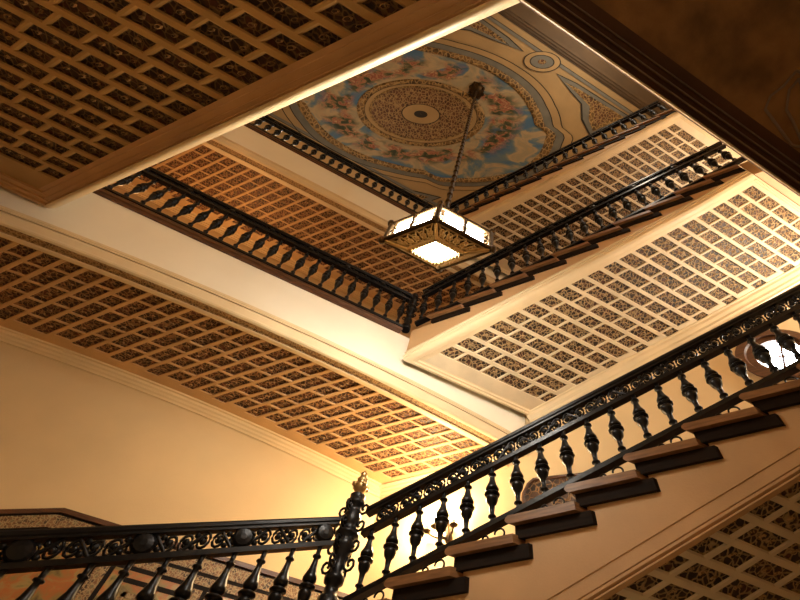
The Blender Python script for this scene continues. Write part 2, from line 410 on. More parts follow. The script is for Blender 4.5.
# ------------------------------------------------------------------ iron balustrades
BAL = [(.026, 0), (.026, .03), (.019, .04), (.019, .10), (.033, .107), (.033, .122), (.019, .13), (.020, .22), (.024, .30), (.040, .345), (.047, .39), (.050, .43), (.040, .458),
       (.026, .468), (.060, .482), (.064, .496), (.060, .510), (.026, .526), (.038, .540), (.053, .565), (.054, .60), (.044, .645), (.030, .71), (.022, .79), (.019, .845), (.034, .858), (.034, .874), (.019, .882), (.018, .97), (.024, 1.0)]
_bal = {}
def bal_mesh(h, k=1.0):
    """turned baluster of one metre unit height h (metres)"""
    key = (round(h, 3), k)
    if key not in _bal:
        mb = MB(); mb.lathe([(r*k*h/.58, z*h) for r, z in BAL], 10)
        me = bpy.data.meshes.new('baluster'); me.from_pydata(mb.v, [], mb.f); me.materials.append(M['iron'])
        me.polygons.foreach_set('use_smooth', mb.sm); me.update(); _bal[key] = me
    return _bal[key]
def baluster(parent, u, v, z0, z1, h0, k):
    o = bpy.data.objects.new('baluster', bal_mesh(h0, k)); C.objects.link(o); o.parent = parent
    o.location = P(u, v, z0) - parent.location
    o.scale = (1, 1, (z1-z0)*S/h0)
    return o
def bar(mb, path, w, h, m=0, up=0., rnd=False):
    """flat bar whose top lies at the path's z; w across and h down, in units of the plan; path of (u, v, z), across taken square to it"""
    pts = [P(*p) for p in path]; rows = []
    for k, p in enumerate(pts):
        t = (pts[min(k+1, len(pts)-1)] - pts[max(k-1, 0)]); t.z = 0; t.normalize(); a = Vector((-t.y, t.x, 0))
        W, H = w*S, h*S
        prof = ((-.5, -.25), (-.42, -.05), (-.2, 0), (.2, 0), (.42, -.05), (.5, -.25), (.5, -.6), (.38, -.75), (.38, -1), (-.38, -1), (-.38, -.75), (-.5, -.6)) if rnd else ((-.5, 0), (.5, 0), (.5, -1), (-.5, -1))
        rows.append([p + a*(x*W) + DZ*(y*H) for x, y in prof])
    mb.grid(rows, m, False, True); mb.quad(list(reversed(rows[0])), m); mb.quad(rows[-1], m)
def scroll(mb, f, s0, s1, zt, zb, r=.0022, flip=False):
    """one S-scroll with two spirals, filling a bay of the frieze between s0 and s1; f(s, t) -> point, t in 0..1 from bottom to top"""
    pts = []
    L = s1-s0
    for k in range(34):
        a = k/33.0
        pts.append(a)
    c1, c2 = s0+.27*L, s0+.76*L
    def spiral(c, sign, ph):
        out = []
        for k in range(18):
            a = k/17.0; ang = ph + sign*a*3.2*math.pi; rad = .40*(1-a*.8)
            out.append(f(c + .58*L*rad*math.cos(ang), .5 + 1.1*rad*math.sin(ang)))
        return out
    sg = -1 if flip else 1
    mb.tube(spiral(c1, sg, sg*math.pi/2), r*S, 5)
    mb.tube(spiral(c2, sg, -sg*math.pi/2), r*S, 5)
    mb.tube([f(c1, .5+.4*sg), f((c1+c2)/2, .5), f(c2, .5-.4*sg)], r*S*1.3, 5)
    for c, t in ((c1, .5), (c2, .5), ((c1+c2)/2, .80), ((c1+c2)/2, .22)):
        mb.ball(f(c, t), .0046*S, 0, 6)
def frieze(mb, line, top, bot, s_list, flip_alt=True, boss_every=3):
    """line(s) -> (u, v); top(s), bot(s) heights of the rails it fills"""
    for k, (a, b) in enumerate(zip(s_list, s_list[1:])):
        def f(s, t):
            u, v = line(s); return P(u, v, bot(s) + (top(s)-bot(s))*t)
        scroll(mb, f, a, b, 0, 0, flip=(k % 2 == 1))
        if boss_every and k % boss_every == 0:
            c = f(a, .5); h = (top(a)-bot(a))*S*.50; e = (f(b, .5)-f(a, .5)); e.z = 0; e.normalize(); nrm = Vector((-e.y, e.x, 0))
            ring = [c + (e*math.cos(2*math.pi*q/14) + DZ*math.sin(2*math.pi*q/14))*h for q in range(14)]
            mb.grid([[c + (p-c)*kk + nrm*oo for p in ring] for kk, oo in ((.3, -.045), (.8, -.038), (1, -.02), (1, .02), (.8, .038), (.3, .045))], 0, False, True)
            mb.quad([c + (p-c)*.3 - nrm*.045 for p in ring]); mb.quad([c + (p-c)*.3 + nrm*.045 for p in ring])
def lattice(mb, line, zl, zt, s0, s1):
    """little scroll under the raking rail, in the triangle above a tread"""
    pass

def balustrade(label, group, line, s_bal, s_rng, low, rail, loc, hb, band=.052, n=24, bottom=True, fat=.80, boss=3):
    t = thing('balustrade', label, 'balustrade', loc, group)
    ss = lin(n, *s_rng)
    path = lambda f: [(*line(s), f(s)) for s in ss]
    mb = MB(); bar(mb, path(rail), .0165, .0135, rnd=True); part(mb, 'handrail', M['iron'], t)
    mb = MB(); bar(mb, path(lambda s: rail(s)-band+.008), .013, .008); part(mb, 'lower_rail', M['iron'], t)
    if bottom:
        mb = MB(); bar(mb, path(lambda s: low(s)+.0085), .015, .0082); part(mb, 'bottom_rail', M['iron'], t)
    mb = MB(); frieze(mb, line, lambda s: rail(s)-.0125, lambda s: rail(s)-band+.008, s_bal, boss_every=boss); part(mb, 'scroll_frieze', M['iron'], t)
    for s in s_bal:
        u, v = line(s); baluster(t, u, v, low(s)+.008, rail(s)-band+.002, hb, fat)
    return t
def newel(parent, u, v, z0, z1, finial=True, sc=1.0):
    mb = MB(); h = (z1-z0)*S
    prof = [(.085, 0), (.085, .10), (.060, .12), (.050, .2), (.075, .22), (.08, .26), (.052, .29), (.058, .42), (.085, .50), (.09, .55), (.055, .58), (.10, .605), (.10, .63), (.055, .655), (.075, .70), (.085, .76), (.06, .83), (.055, .88), (.085, .90), (.085, .93), (.06, .95), (.07, 1.0)]
    prof = [(r*sc, z*h) for r, z in prof]
    mb.lathe(prof, 12, 0, P(u, v, z0))
    # leafy scrolls round the shaft
    for zz in (.36, .52, .70, .86):
        for k in range(4):
            a = k*math.pi/2 + math.pi/4; d = Vector((math.cos(a), math.sin(a), 0)); c = P(u, v, z0) + DZ*(zz*h)
            pts = []
            for q in range(12):
                w = q/11.0*2.6*math.pi; rr = .055*sc*(1-.75*q/11.0)
                pts.append(c + d*(.10*sc + rr*math.cos(w+2.2)) + DZ*(rr*math.sin(w+2.2)*1.25))
            mb.tube(pts, .012*sc, 5)
    o = part(mb, 'newel_post', M['iron'], parent)
    if finial:
        mb = MB(); b = P(u, v, z1)
        mb.lathe([(.03, 0), (.022, .03), (.045, .05), (.07, .085), (.06, .115), (.03, .13), (.045, .15), (.05, .175), (.03, .20), (.028, .22), (.034, .235), (.012, .262), (.003, .275)], 10, 0, b)
        for k in range(4):
            a = k*math.pi/2+.2; mb.ball(b + Vector((math.cos(a)*.062, math.sin(a)*.062, .10)), .03, 0, 6)
        f = mb.build('finial', M['brass'], o, origin=parent.location.copy()); f.location = (0, 0, 0)
    return o

# ------------------------------------------------------------------ flights
def flight(label, loc, steps, z_of, base_of, lip, uo, v_hi, v_lo, prof_m, dark_lip=False, rows=20, cof_b=(.873, -.025), run=.0917, first=0, field_in=.034, ckw={}):
    """a flight along V: steps = list of nosing v, z_of(v) = tread top at that nosing, lip(v) = lower inner edge of the sloping soffit"""
    t = thing('stair_flight', label, 'stairs', loc, 'flights of the staircase')
    ur = UR-.002
    # treads: board with a moulded nosing, riser strip beneath with the nosing's shade in its colour
    for v in steps:
        z = z_of(v); ve = max(v-run-.010, v_lo+.001)
        mb = MB(); a = uo-.016
        prof = [(v-.004, 0), (v, -.003), (v+.0015, -.007), (v-.001, -.011), (v-.004, -.013)]
        lo = [P(a, y, z+dz) for y, dz in prof] + [P(a, ve, z-.013), P(a, ve, z)]
        hi = [P(ur, y, z+dz) for y, dz in prof] + [P(ur, ve, z-.013), P(ur, ve, z)]
        mb.prism(lo, hi); tr = part(mb, 'tread', M['wood'], t)
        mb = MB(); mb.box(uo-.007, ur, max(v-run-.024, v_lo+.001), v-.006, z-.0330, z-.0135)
        r = mb.build('riser', M['riser_shade'], tr, origin=t.location.copy()); r.location = (0, 0, 0)
    # plastered string: stepped above, sloping below
    mb = MB()
    vs = sorted(steps, reverse=True); edge = []
    edge.append((v_hi, z_of(vs[0])-.032))
    for v in vs:
        z = z_of(v); edge += [(v-.0145, edge[-1][1]), (v-.0145, z-.032)]
    edge.append((v_lo, edge[-1][1]))
    for (a, za), (b, zb) in zip(edge, edge[1:]):
        if abs(a-b) < 1e-6: continue
        mb.quad([P(uo, a, lip(a)+.028), P(uo, b, lip(b)+.028), P(uo, b, zb), P(uo, a, za)])
        mb.quad([P(uo+.03, a, lip(a)+.028), P(uo, a, lip(a)+.028), P(uo, a, za), P(uo+.03, a, za)])
        mb.quad([P(uo, a, za), P(uo, b, zb), P(ur, b, zb), P(ur, a, za)])
    part(mb, 'string', M['string'], t)
    # moulding along the lower edge
    path = [(uo, v, lip(v)) for v in lin(24, v_hi, v_lo)]
    prof = [(0, .040), (.0, .031), (.004, .030), (.0045, .027), (.001, .026), (.002, .020), (.006, .014), (.0065, .011), (.003, .010), (.0045, .004), (.002, .0), (-.006, -.0015), (-.016, -.0005),
            (-.018, .002), (-.024, .002), (-.026, .005), (-.036, .006)]
    if prof_m == 'boards':
        prof = [(0, .034), (.0015, .0335), (.0015, .0325), (-.007, .032), (-.007, .0285), (.0015, .028), (.0015, .0135), (-.007, .0130), (-.007, .0105), (.004, .010), (.004, .0065), (-.008, .006), (-.008, .0022), (.005, .0018), (.005, -.0002), (-.003, -.0005), (-.0035, .006)]
    mb = MB(); sweep(mb, path, prof, (-1, 0)); part(mb, 'edge_moulding', M['string'] if prof_m == 'boards' else M['mould'], t)
    # coffered soffit
    mb = MB()
    surf = lambda a, b: (a, b, lip(b)+.006)
    coffers(mb, surf, uo+field_in, ur-.012, cof_b[0], cof_b[1], rows, first=first, **ckw)
    for (b0, b1) in ((v_hi, cof_b[0]), (cof_b[1], v_lo)):
        if abs(b0-b1) > 1e-4:
            mb.quad([P(*surf(uo+field_in, b0)), P(*surf(ur, b0)), P(*surf(ur, b1)), P(*surf(uo+field_in, b1))], 0)
    bs = lin(20, v_hi, v_lo)
    for b0, b1 in zip(bs, bs[1:]):
        mb.quad([P(*surf(ur-.012, b0)), P(*surf(ur, b0)), P(*surf(ur, b1)), P(*surf(ur-.012, b1))], 0)
    part(mb, 'coffered_soffit', [M['coffer'], M['panel'], M['carved']], t)
    # border mouldings across either end and along the wall
    mb = MB()
    for v, d in ((v_hi, 1), (v_lo, -1)):
        z = lip(v)
        rows_ = [[P(uu, v-d*o, lip(v-d*o)+dz) for o, dz in ((0, .03), (0, .0), (.006, -.001), (.008, .002), (.013, .002), (.015, .005), (.019, .0055))] for uu in (uo+.004, ur)]
        mb.grid(rows_, 0)
    sweep(mb, [(ur, v, lip(v)) for v in lin(24, v_hi, v_lo)], [(-.0, -.035), (.004, -.034), (.005, -.026), (.010, -.022), (.011, -.014), (.018, -.008), (.020, .0), (.024, .002), (.024, .006)], (-1, 0))
    part(mb, 'border_moulding', M['mould'], t)
    return t

st1 = [.836-.0917*k for k in range(-1, 10)]
f1 = flight('nearest flight, plain plastered string and wooden treads rising to the right', P(U1, .9, FLOOR), st1, lambda v: L1(v), None, lip1, U1, .944, -.035, 'boards', rows=21, cof_b=(.8695, -.002), first=1, field_in=.0036, ckw=dict(start=.0105, pitch_a=.0600, shortl=.046, longl=.0605, gap_b=.24))
st2 = [.868+.0 -.0917*k for k in range(0, 10)]
f2 = flight('second flight, seen from below with a bright cream coffered soffit', P(U1, .9, .9), st2, lambda v: L2(v)-.002, None, lip2, U1, .925, -.05, None, rows=20, cof_b=(.873, -.027))
st3 = [.868-.0917*k for k in range(0, 11)]
f3 = flight('topmost flight under the painted ceiling', P(U1, .9, 1.6), st3, lambda v: L3(v)-.002, None, lip3, U1, .925, -.12, None, rows=21, cof_b=(.873, -.072))

# ------------------------------------------------------------------ landings along the back wall
def landing(label, loc, zs, ztop, zlip_gap, cols, b0, b1, u0=UL+.002, u1=UR-.002, first=0):
    t = thing('stair_landing', label, 'landing', loc, 'landings along the back wall')
    us = lin(30, u0, u1)
    # plain fascia
    mb = MB()
    mb.grid([[P(u, V1, zs(u)+.040), P(u, V1, ztop)] for u in us]); 
    part(mb, 'fascia', M['fascia'], t)
    mb = MB(); mb.box(u0, u1, V1+.004, VW-.002, ztop-.02, ztop+.004); part(mb, 'landing_floor', M['marble'], t)
    path = [(u, V1, zs(u)) for u in us]
    mb = MB()
    sweep(mb, path, [(-.002, .048), (.003, .047), (.0045, .045), (.003, .043), (.0045, .041), (.001, .039), (.0025, .034), (.007, .0315), (.008, .0295), (-.012, .0292), (-.012, .0245),
                     (.0085, .0248), (.009, .020), (.006, .013), (.004, .007), (.0045, .003), (.002, .0), (-.004, -.001), (-.008, .001)], (0, -1))
    part(mb, 'edge_moulding', M['mould'], t)
    mb = MB(); sweep(mb, path, [(-.008, .001), (-.010, .004), (-.028, .004), (-.030, .001)], (0, -1)); part(mb, 'carved_frieze', M['carved'], t)
    mb = MB(); sweep(mb, path, [(-.030, .001), (-.034, .0), (-.036, .004), (-.045, .006), (-.052, .006)], (0, -1)); part(mb, 'inner_moulding', M['mould'], t)
    mb = MB()
    surf = lambda a, b: (b, a, zs(b)+.006)
    coffers(mb, surf, V1+.052, VW-.045, b0, b1, cols, first=first)
    for c, d in zip(lin(30, b0, b1), lin(30, b0, b1)[1:]):
        mb.quad([P(*surf(VW-.045, c)), P(*surf(VW-.002, c)), P(*surf(VW-.002, d)), P(*surf(VW-.045, d))], 0)
    for x0, x1 in ((u0, b0), (b1, u1)):
        if x1-x0 > 1e-4: mb.quad([P(*surf(V1+.052, x0)), P(*surf(VW-.002, x0)), P(*surf(VW-.002, x1)), P(*surf(V1+.052, x1))], 0)
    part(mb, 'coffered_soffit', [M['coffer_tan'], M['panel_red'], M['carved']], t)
    wprof = [(.0, -.020), (.003, -.019), (.004, -.014), (.008, -.011), (.009, -.006), (.014, -.003), (.016, .002), (.022, .003), (.024, .0062)]
    mb = MB(); sweep(mb, [(u, VW-.002, zs(u)) for u in us], wprof, (0, -1))
    sweep(mb, [(u1, v, zs(u1)) for v in lin(6, V1+.05, VW-.002)], wprof, (-1, 0)); part(mb, 'wall_cornice', M['wall'], t)
    # wooden base strip under the balustrade
    mb = MB(); sweep(mb, [(u, V1, ztop) for u in lin(4, u0, U1-.0165)], [(-.02, .0), (.006, .0), (.006, .009), (.010, .011), (.010, .020), (.007, .024), (-.02, .024)], (0, -1)); part(mb, 'base_strip', M['basewood'], t)
    return t
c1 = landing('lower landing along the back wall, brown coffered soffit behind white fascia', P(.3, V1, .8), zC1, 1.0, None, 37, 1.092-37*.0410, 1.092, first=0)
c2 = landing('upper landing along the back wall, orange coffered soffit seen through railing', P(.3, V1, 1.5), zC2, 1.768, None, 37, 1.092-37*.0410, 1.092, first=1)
# left-hand flight: from the middle landing up to the lower back landing, its edge slightly splayed
PA, PB = (-.050, .940, .880), (-.0076, -.0404, .620)
def zL(v): return PB[2] + (PA[2]-PB[2])*(v-PB[1])/(PA[1]-PB[1])
def uLe(v): return PB[0] + (PA[0]-PB[0])*(v-PB[1])/(PA[1]-PB[1])
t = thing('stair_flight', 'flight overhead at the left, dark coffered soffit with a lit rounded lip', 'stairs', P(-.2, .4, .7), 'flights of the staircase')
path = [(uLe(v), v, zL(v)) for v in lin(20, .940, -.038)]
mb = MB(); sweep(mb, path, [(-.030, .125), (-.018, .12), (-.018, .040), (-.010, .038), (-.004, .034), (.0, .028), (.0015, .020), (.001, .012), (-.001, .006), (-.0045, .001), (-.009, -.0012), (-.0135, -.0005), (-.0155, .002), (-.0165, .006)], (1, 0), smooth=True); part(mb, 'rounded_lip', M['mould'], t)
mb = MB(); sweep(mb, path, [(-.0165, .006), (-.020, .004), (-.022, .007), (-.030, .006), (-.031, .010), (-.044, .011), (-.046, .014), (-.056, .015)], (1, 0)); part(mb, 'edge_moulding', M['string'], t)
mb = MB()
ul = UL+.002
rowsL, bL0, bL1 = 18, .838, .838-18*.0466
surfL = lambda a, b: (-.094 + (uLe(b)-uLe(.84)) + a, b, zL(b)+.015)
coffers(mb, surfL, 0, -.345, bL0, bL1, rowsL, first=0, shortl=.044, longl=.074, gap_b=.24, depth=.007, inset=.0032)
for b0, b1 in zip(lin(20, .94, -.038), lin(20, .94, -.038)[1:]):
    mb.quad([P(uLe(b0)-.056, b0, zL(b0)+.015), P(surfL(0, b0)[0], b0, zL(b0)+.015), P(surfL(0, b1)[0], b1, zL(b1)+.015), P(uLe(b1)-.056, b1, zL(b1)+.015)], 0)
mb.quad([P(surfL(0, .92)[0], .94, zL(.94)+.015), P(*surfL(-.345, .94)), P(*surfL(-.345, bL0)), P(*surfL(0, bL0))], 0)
part(mb, 'coffered_soffit', [M['coffer_shaded'], M['panel_dark'], M['carved']], t)
mb = MB()
rows_ = [[P(uu, .942-o, zL(.942-o)+dz) for o, dz in ((0, .05), (0, .001), (.010, .0), (.012, .006), (.024, .005), (.026, .010), (.040, .010), (.042, .015))] for uu in (ul, uLe(.94)-.012)]
mb.grid(rows_, 0); part(mb, 'end_moulding', M['string'], t)
for k in range(10):
    v = -.02 + .0917*k; z = zL(v) + .095
    mb = MB(); mb.box(ul, uLe(v)-.016, v, v+.11, z-.012, z); part(mb, 'tread', M['wood'], t)

# ------------------------------------------------------------------ middle landings on the near side
zm = .600
t = thing('stair_landing', 'dark middle landing overhead at the right, painted brown underside', 'landing', P(.4, -.3, .6), None)
um = UR-.002
mpath = [(u, -.0390, zm) for u in (UL+.002, um)]
mb = MB(); sweep(mb, mpath, [(-.02, .055), (0, .055), (0, .012), (-.002, .010)], (0, 1)); part(mb, 'fascia', M['darkmould'], t)
mb = MB(); sweep(mb, mpath, [(-.002, .0105), (.0005, .008), (.0015, .003), (.0, .0), (-.002, .0005), (-.0025, .003)], (0, 1)); part(mb, 'lit_bead', M['mould'], t)  # the edge's highlight put into a paler bead
mb = MB(); sweep(mb, mpath, [(-.0025, .003), (-.004, .005), (-.010, .005), (-.0115, .002), (-.0125, .002), (-.0135, .006), (-.020, .007), (-.021, .004), (-.0222, .004), (-.024, .010), (-.030, .011), (-.031, .009), (-.032, .009), (-.034, .013), (-.048, .014)], (0, 1)); part(mb, 'edge_moulding', M['darkmould'], t)
for vb, zb, rb in ((-.0515, zm+.0005, .0045), (-.0610, zm+.003, .0035), (-.071, zm+.009, .004)):
    mb = MB(); mb.tube([P(UL+.002, vb, zb), P(um, vb, zb)], rb, 6); part(mb, 'highlight_bead', M['darkgrey'], t)  # lighter colour stands in for light catching the mouldings
mb = MB(); mb.quad([P(UL+.002, -.087, zm+.014), P(um, -.087, zm+.014), P(um, VF+.002, zm+.014), P(UL+.002, VF+.002, zm+.014)]); sof = part(mb, 'painted_soffit', M['darksoffit'], t)
mb = MB(); mb.box(UL+.002, um, VF+.002, -.045, .64, .655); part(mb, 'landing_floor', M['marble'], t)
ro = [(.2317, -.1660), (.2462, -.1420), (.2530, -.1236), (.2700, -.1060), (.3420, -.0890)]
ri = [(.2440, -.1610), (.2545, -.1435), (.2680, -.1330), (.2830, -.1215), (.3040, -.1150)]
for pts in (ro, ri):
    pts = pts + [(.585-a, -.262-b) for a, b in pts]; pts = pts + pts[:1]
    mb = MB(); mb.tube([P(a, b, zm+.0128) for a, b in pts], .009, 6); o = mb.build('relief_ring', M['darkgrey'], sof, origin=t.location.copy()); o.location = (0, 0, 0)
for zz, t in ((1.335, f2), (2.10, f3)):      # the flights' upper landings, of which only the heads show
    vv = -.105 if zz < 2 else -.185
    mb = MB(); mb.box(UL+.002, um, VF+.002, vv, zz-.09, zz); part(mb, 'upper_landing', M['string'], t)
    ve = -.052 if zz < 2 else -.123
    mb = MB(); mb.box(U1+.004, um, vv+.0005, ve, zz-.097, zz-.002); part(mb, 'stair_head', M['string'], t)

# ------------------------------------------------------------------ lowest flight, along the back wall up to the corner landing
t = thing('stair_flight', 'lowest flight climbing along the tiled back wall from the left', 'stairs', P(.3, 1.1, FLOOR), 'flights of the staircase')
mb = MB(); mb.box(U1-.012, UR-.002, V1-.008, VW-.011, .302, .316); part(mb, 'corner_landing', M['wood'], t)
mb = MB(); mb.box(U1, UR-.004, V1, VW-.011, FLOOR+.001, .301); part(mb, 'landing_base', M['string'], t)
def L0(u): return .316 - .40*(U1-u)
k = 0; u = U1-.015
while True:
    z = .316 - .0286*(k+2.4); uu = U1 - .0715*(k)
    if z < FLOOR+.02: break
    mb = MB(); mb.box(uu-.0715-.008, uu-.014, V1-.012, VW-.012, z-.010, z); part(mb, 'tread', M['wood'], t)
    mb = MB(); mb.box(uu-.0715, uu-.014, V1, VW-.013, FLOOR+.001, z-.0105); part(mb, 'step_block', M['string'], t)
    k += 1
    if uu-.0715*2-.02 < UL: break

# ------------------------------------------------------------------ balustrades
ub = U1 + .0
sb1 = [.8975-.0419*k for k in range(22)]
b1 = balustrade('nearest black iron balustrade climbing to the right, with newel post and finial', 'iron balustrades', lambda s: (ub, s), sb1, (.915, .005), lambda s: L1(s)+.0035, R1, P(ub, .947, .316), .57, band=.050, fat=1.0, boss=0)
newel(b1, U1, V1, .3165, .508)
# small scrolls between the raking bottom rail and the treads
for v in st1[:-1]:
    mb = MB()
    for kk, (a, r) in enumerate(((.046, .0042), (.068, .0075))):
        c = P(ub, v-a, L1(v-a)-.002-r); 
        mb.tube([c + DV*(r*S*math.cos(w)) + DZ*(r*S*math.sin(w)) for w in lin(13, 0, 5.2)], .008, 5)
    mb.tube([P(ub, v-.030, L1(v-.030)-.004), P(ub, v-.060, L1(v-.060)-.0125), P(ub, v-.082, L1(v-.082)-.019)], .008, 5)
    part(mb, 'step_scroll', M['iron'], b1)
su0 = [.706-.0378*k for k in range(16)]
b0 = balustrade('low iron balustrade at the lower left, in front of the tiled wall', 'iron balustrades', lambda s: (s, V1), su0, (.7235, .09), lambda s: .4595-.40*(.723-s)-.178, lambda s: .4595-.40*(.723-s), P(.5, V1, .2), .57, band=.050, fat=1.0)
sz1 = [-.0435+.0378*k for k in range(21)]
b2 = balustrade('iron balustrade on the lower landing above the long white fascia', 'iron balustrades', lambda s: (s, V1-.001), sz1, (-.10, U1-.012), lambda s: 1.0245, lambda s: 1.203, P(.3, V1, 1.025), .60, band=.037, fat=.85)
newel(b2, U1-.004, V1-.004, 1.0245, 1.205, finial=False, sc=.75)
sb2 = [.905-.0459*k for k in range(22)]
b3 = balustrade('iron balustrade climbing the second flight from the lower landing', 'iron balustrades', lambda s: (ub, s), sb2, (.918, -.088), lambda s: L2(s)+.002, R2, P(ub, .4, 1.1), .66, band=.042, fat=.85)
sz2 = [-.12+.0378*k for k in range(23)]
b4 = balustrade('iron balustrade on the upper landing, just below the painted ceiling', 'iron balustrades', lambda s: (s, V1-.001), sz2, (-.16, U1-.012), lambda s: 1.7925, lambda s: 1.955, P(.3, V1, 1.79), .60, band=.037, fat=.85)
newel(b4, U1-.004, V1-.004, 1.7925, 1.96, finial=False, sc=.75)
sb3 = [.905-.0459*k for k in range(23)]
b5 = balustrade('topmost iron balustrade climbing across the painted ceiling', 'iron balustrades', lambda s: (ub, s), sb3, (.918, -.12), lambda s: L3(s)+.002, lambda s: R3(s), P(ub, .4, 1.9), .66, band=.042, fat=.85)

# ------------------------------------------------------------------ lantern
LC = (.340, .418); zb_, zt_, zp = .716, .786, .688; hu, hv = .0525, .0490
t = thing('hanging_lantern', 'large bronze lantern with lit panes hanging on a long rod in the well', 'lantern', P(*LC, zt_))
def lp(su, sv, z, k=1.0, hu=hu, hv=hv): return P(LC[0]+su*hu*k, LC[1]+sv*hv*k, z)
cor = [(-1, -1), (1, -1), (1, 1), (-1, 1)]
mb = MB()
r = .011
for z, k in ((zt_, 1.0), (zb_, 1.03)):
    for a, b in zip(cor, cor[1:]+cor[:1]): mb.tube([lp(*a, z, k), lp(*b, z, k)], .022, 6)
for a in cor:
    mb.tube([lp(*a, zt_), lp(*a, zb_)], .026, 6); mb.ball(lp(*a, zb_, 1.04), .036, 0, 8, 1.3); mb.ball(lp(*a, zt_+.006, 1.03), .034, 0, 8, 1.5)
# centre mullions and crossbars of the four faces
for (a, b) in zip(cor, cor[1:]+cor[:1]):
    m0 = (lp(*a, zt_)+lp(*b, zt_))/2; m1 = (lp(*a, zb_)+lp(*b, zb_))/2; mb.tube([m0, m1], .020, 6)
    mb.tube([lp(*a, (zt_+zb_)/2), lp(*b, (zt_+zb_)/2)], .007, 5)
part(mb, 'frame', M['bronze'], t)
# hipped roof above
mb = MB()
q = [lp(*a, zt_+.004, 1.02) for a in cor]; q2 = [lp(*a, zt_+.045, .25) for a in cor]
mb.grid([q, q2], 0, False, True); mb.quad(q2); part(mb, 'roof', M['bronze'], t)
# glass of the four sides, two panes each, and of the bottom
for (a, b) in zip(cor, cor[1:]+cor[:1]):
    for (f0, f1) in ((.12, .46), (.54, .88)):
        mb = MB(); A, B = Vector((*a, 0)), Vector((*b, 0))
        def g(f, z): c = A.lerp(B, f); return lp(c.x, c.y, z, .97)
        mb.quad([g(f0, zb_+.008), g(f1, zb_+.008), g(f1, zt_-.008), g(f0, zt_-.008)]); part(mb, 'pane', M['glow'], t)
bu, bv = .0228, .0228
mb = MB(); mb.quad([lp(*a, zp+.0015, 1, bu, bv) for a in reversed(cor)]); part(mb, 'bottom_pane', M['glow'], t)
mb = MB()
for a, b in zip(cor, cor[1:]+cor[:1]):
    mb.tube([lp(*a, zp, 1.12, bu, bv), lp(*b, zp, 1.12, bu, bv)], .022, 6)
    for f in lin(9, 0, 1):
        c = Vector((*a, 0)).lerp(Vector((*b, 0)), f); mb.ball(lp(c.x, c.y, zp-.003, 1.12, bu, bv), .017, 0, 6)
part(mb, 'bottom_frame', M['brass'], t)
# pierced skirt sloping in from the rim to the bottom frame
mb = MB()
for a, b in zip(cor, cor[1:]+cor[:1]):
    A, B = Vector((*a, 0)), Vector((*b, 0))
    def sk(f, h):
        c = A.lerp(B, f); return P(LC[0]+c.x*(hu*(1-h)+bu*1.12*h), LC[1]+c.y*(hv*(1-h)+bv*1.12*h), zb_*(1-h)+zp*h)
    mb.tube([sk(0, 0), sk(0, 1)], .018, 6)
    for h in (.12, .88): mb.tube([sk(.04, h), sk(.96, h)], .010, 5)
    nb = 5
    for k in range(nb):
        f0, f1 = .06+.88*k/nb, .06+.88*(k+1)/nb; fm = (f0+f1)/2
        mb.tube([sk(fm+.38*(f1-f0)*math.cos(w)*(1-.04*i), .5+.30*math.sin(w)*(1-.04*i)) for i, w in enumerate(lin(17, 0, 3*math.pi))], .010, 5)
        mb.tube([sk(f0, .14), sk(fm, .5), sk(f1, .86)], .009, 5); mb.tube([sk(f1, .14), sk(fm, .5), sk(f0, .86)], .009, 5)
        mb.ball(sk(fm, .5), .016, 0, 6)
part(mb, 'pierced_skirt', M['brass'], t)
mb = MB(); q = [[lp(*a, zb_, .97) for a in cor], [lp(*a, zp+.004, 1.10, bu, bv) for a in cor]]; mb.grid(q, 0, False, True); part(mb, 'skirt_plate', M['bronze'], t)
for k, (x, y) in enumerate(((-.45, -.45), (.45, -.45), (.45, .45), (-.45, .45))):
    mb = MB(); mb.ball(lp(x, y, .742), .05, 0, 8, 1.4); part(mb, 'bulb', M['glow'], t)
mb = MB(); mb.tube([P(*LC, zt_+.044), P(*LC, ZC-.045)], .024, 6)
zz = zt_+.06; 
while zz < ZC-.06: mb.ball(P(*LC, zz), .040, 0, 6, 1.6); zz += .045
part(mb, 'hanging_rod', M['bronze'], t)
mb = MB(); b = P(*LC, ZC-.05)
mb.lathe([(.03, 0), (.05, .02), (.06, .06), (.10, .11), (.16, .16), (.20, .20), (.21, .245)], 12, 0, b)
for k in range(8): mb.ball(b + Vector((.19*math.cos(k*math.pi/4), .19*math.sin(k*math.pi/4), .19)), .055, 0, 6)
part(mb, 'ceiling_rose', M['bronze'], t)

# ------------------------------------------------------------------ wall sconce on the right wall by the corner landing
SP = (UR-.020, 1.140, .632)
t = thing('wall_sconce', 'brightly lit wall sconce with curling arms behind the iron balusters', 'wall lamp', P(UR, SP[1], SP[2]-.03))
mb = MB(); c = P(UR-.004, SP[1], .600)
mb.lathe([(.03, -.10), (.05, -.06), (.035, 0), (.055, .06), (.03, .11), (.008, .14)], 8, 0, c - DU*.02); part(mb, 'backplate', M['bronze'], t)
for k, dv in enumerate((-.034, 0, .034)):
    mb = MB(); e = P(UR-.032-(.012 if dv == 0 else 0), SP[1]+dv, .605); s0 = P(UR-.010, SP[1], .590)
    mid = (s0+e)/2 - DZ*.07
    pts = [s0*(1-a)**2 + mid*(2*a*(1-a)) + e*(a*a) for a in lin(9, 0, 1)]
    mb.tube(pts, .010, 6); mb.lathe([(.012, -.02), (.05, .0), (.055, .012), (.02, .02), (.022, .07)], 8, 0, e); arm = part(mb, 'arm', M['bronze'], t)
    mb = MB(); mb.ball(e + DZ*.115, .045, 0, 8, 1.25); o = mb.build('bulb', M['bulb'], arm, origin=t.location.copy()); o.location = (0, 0, 0)

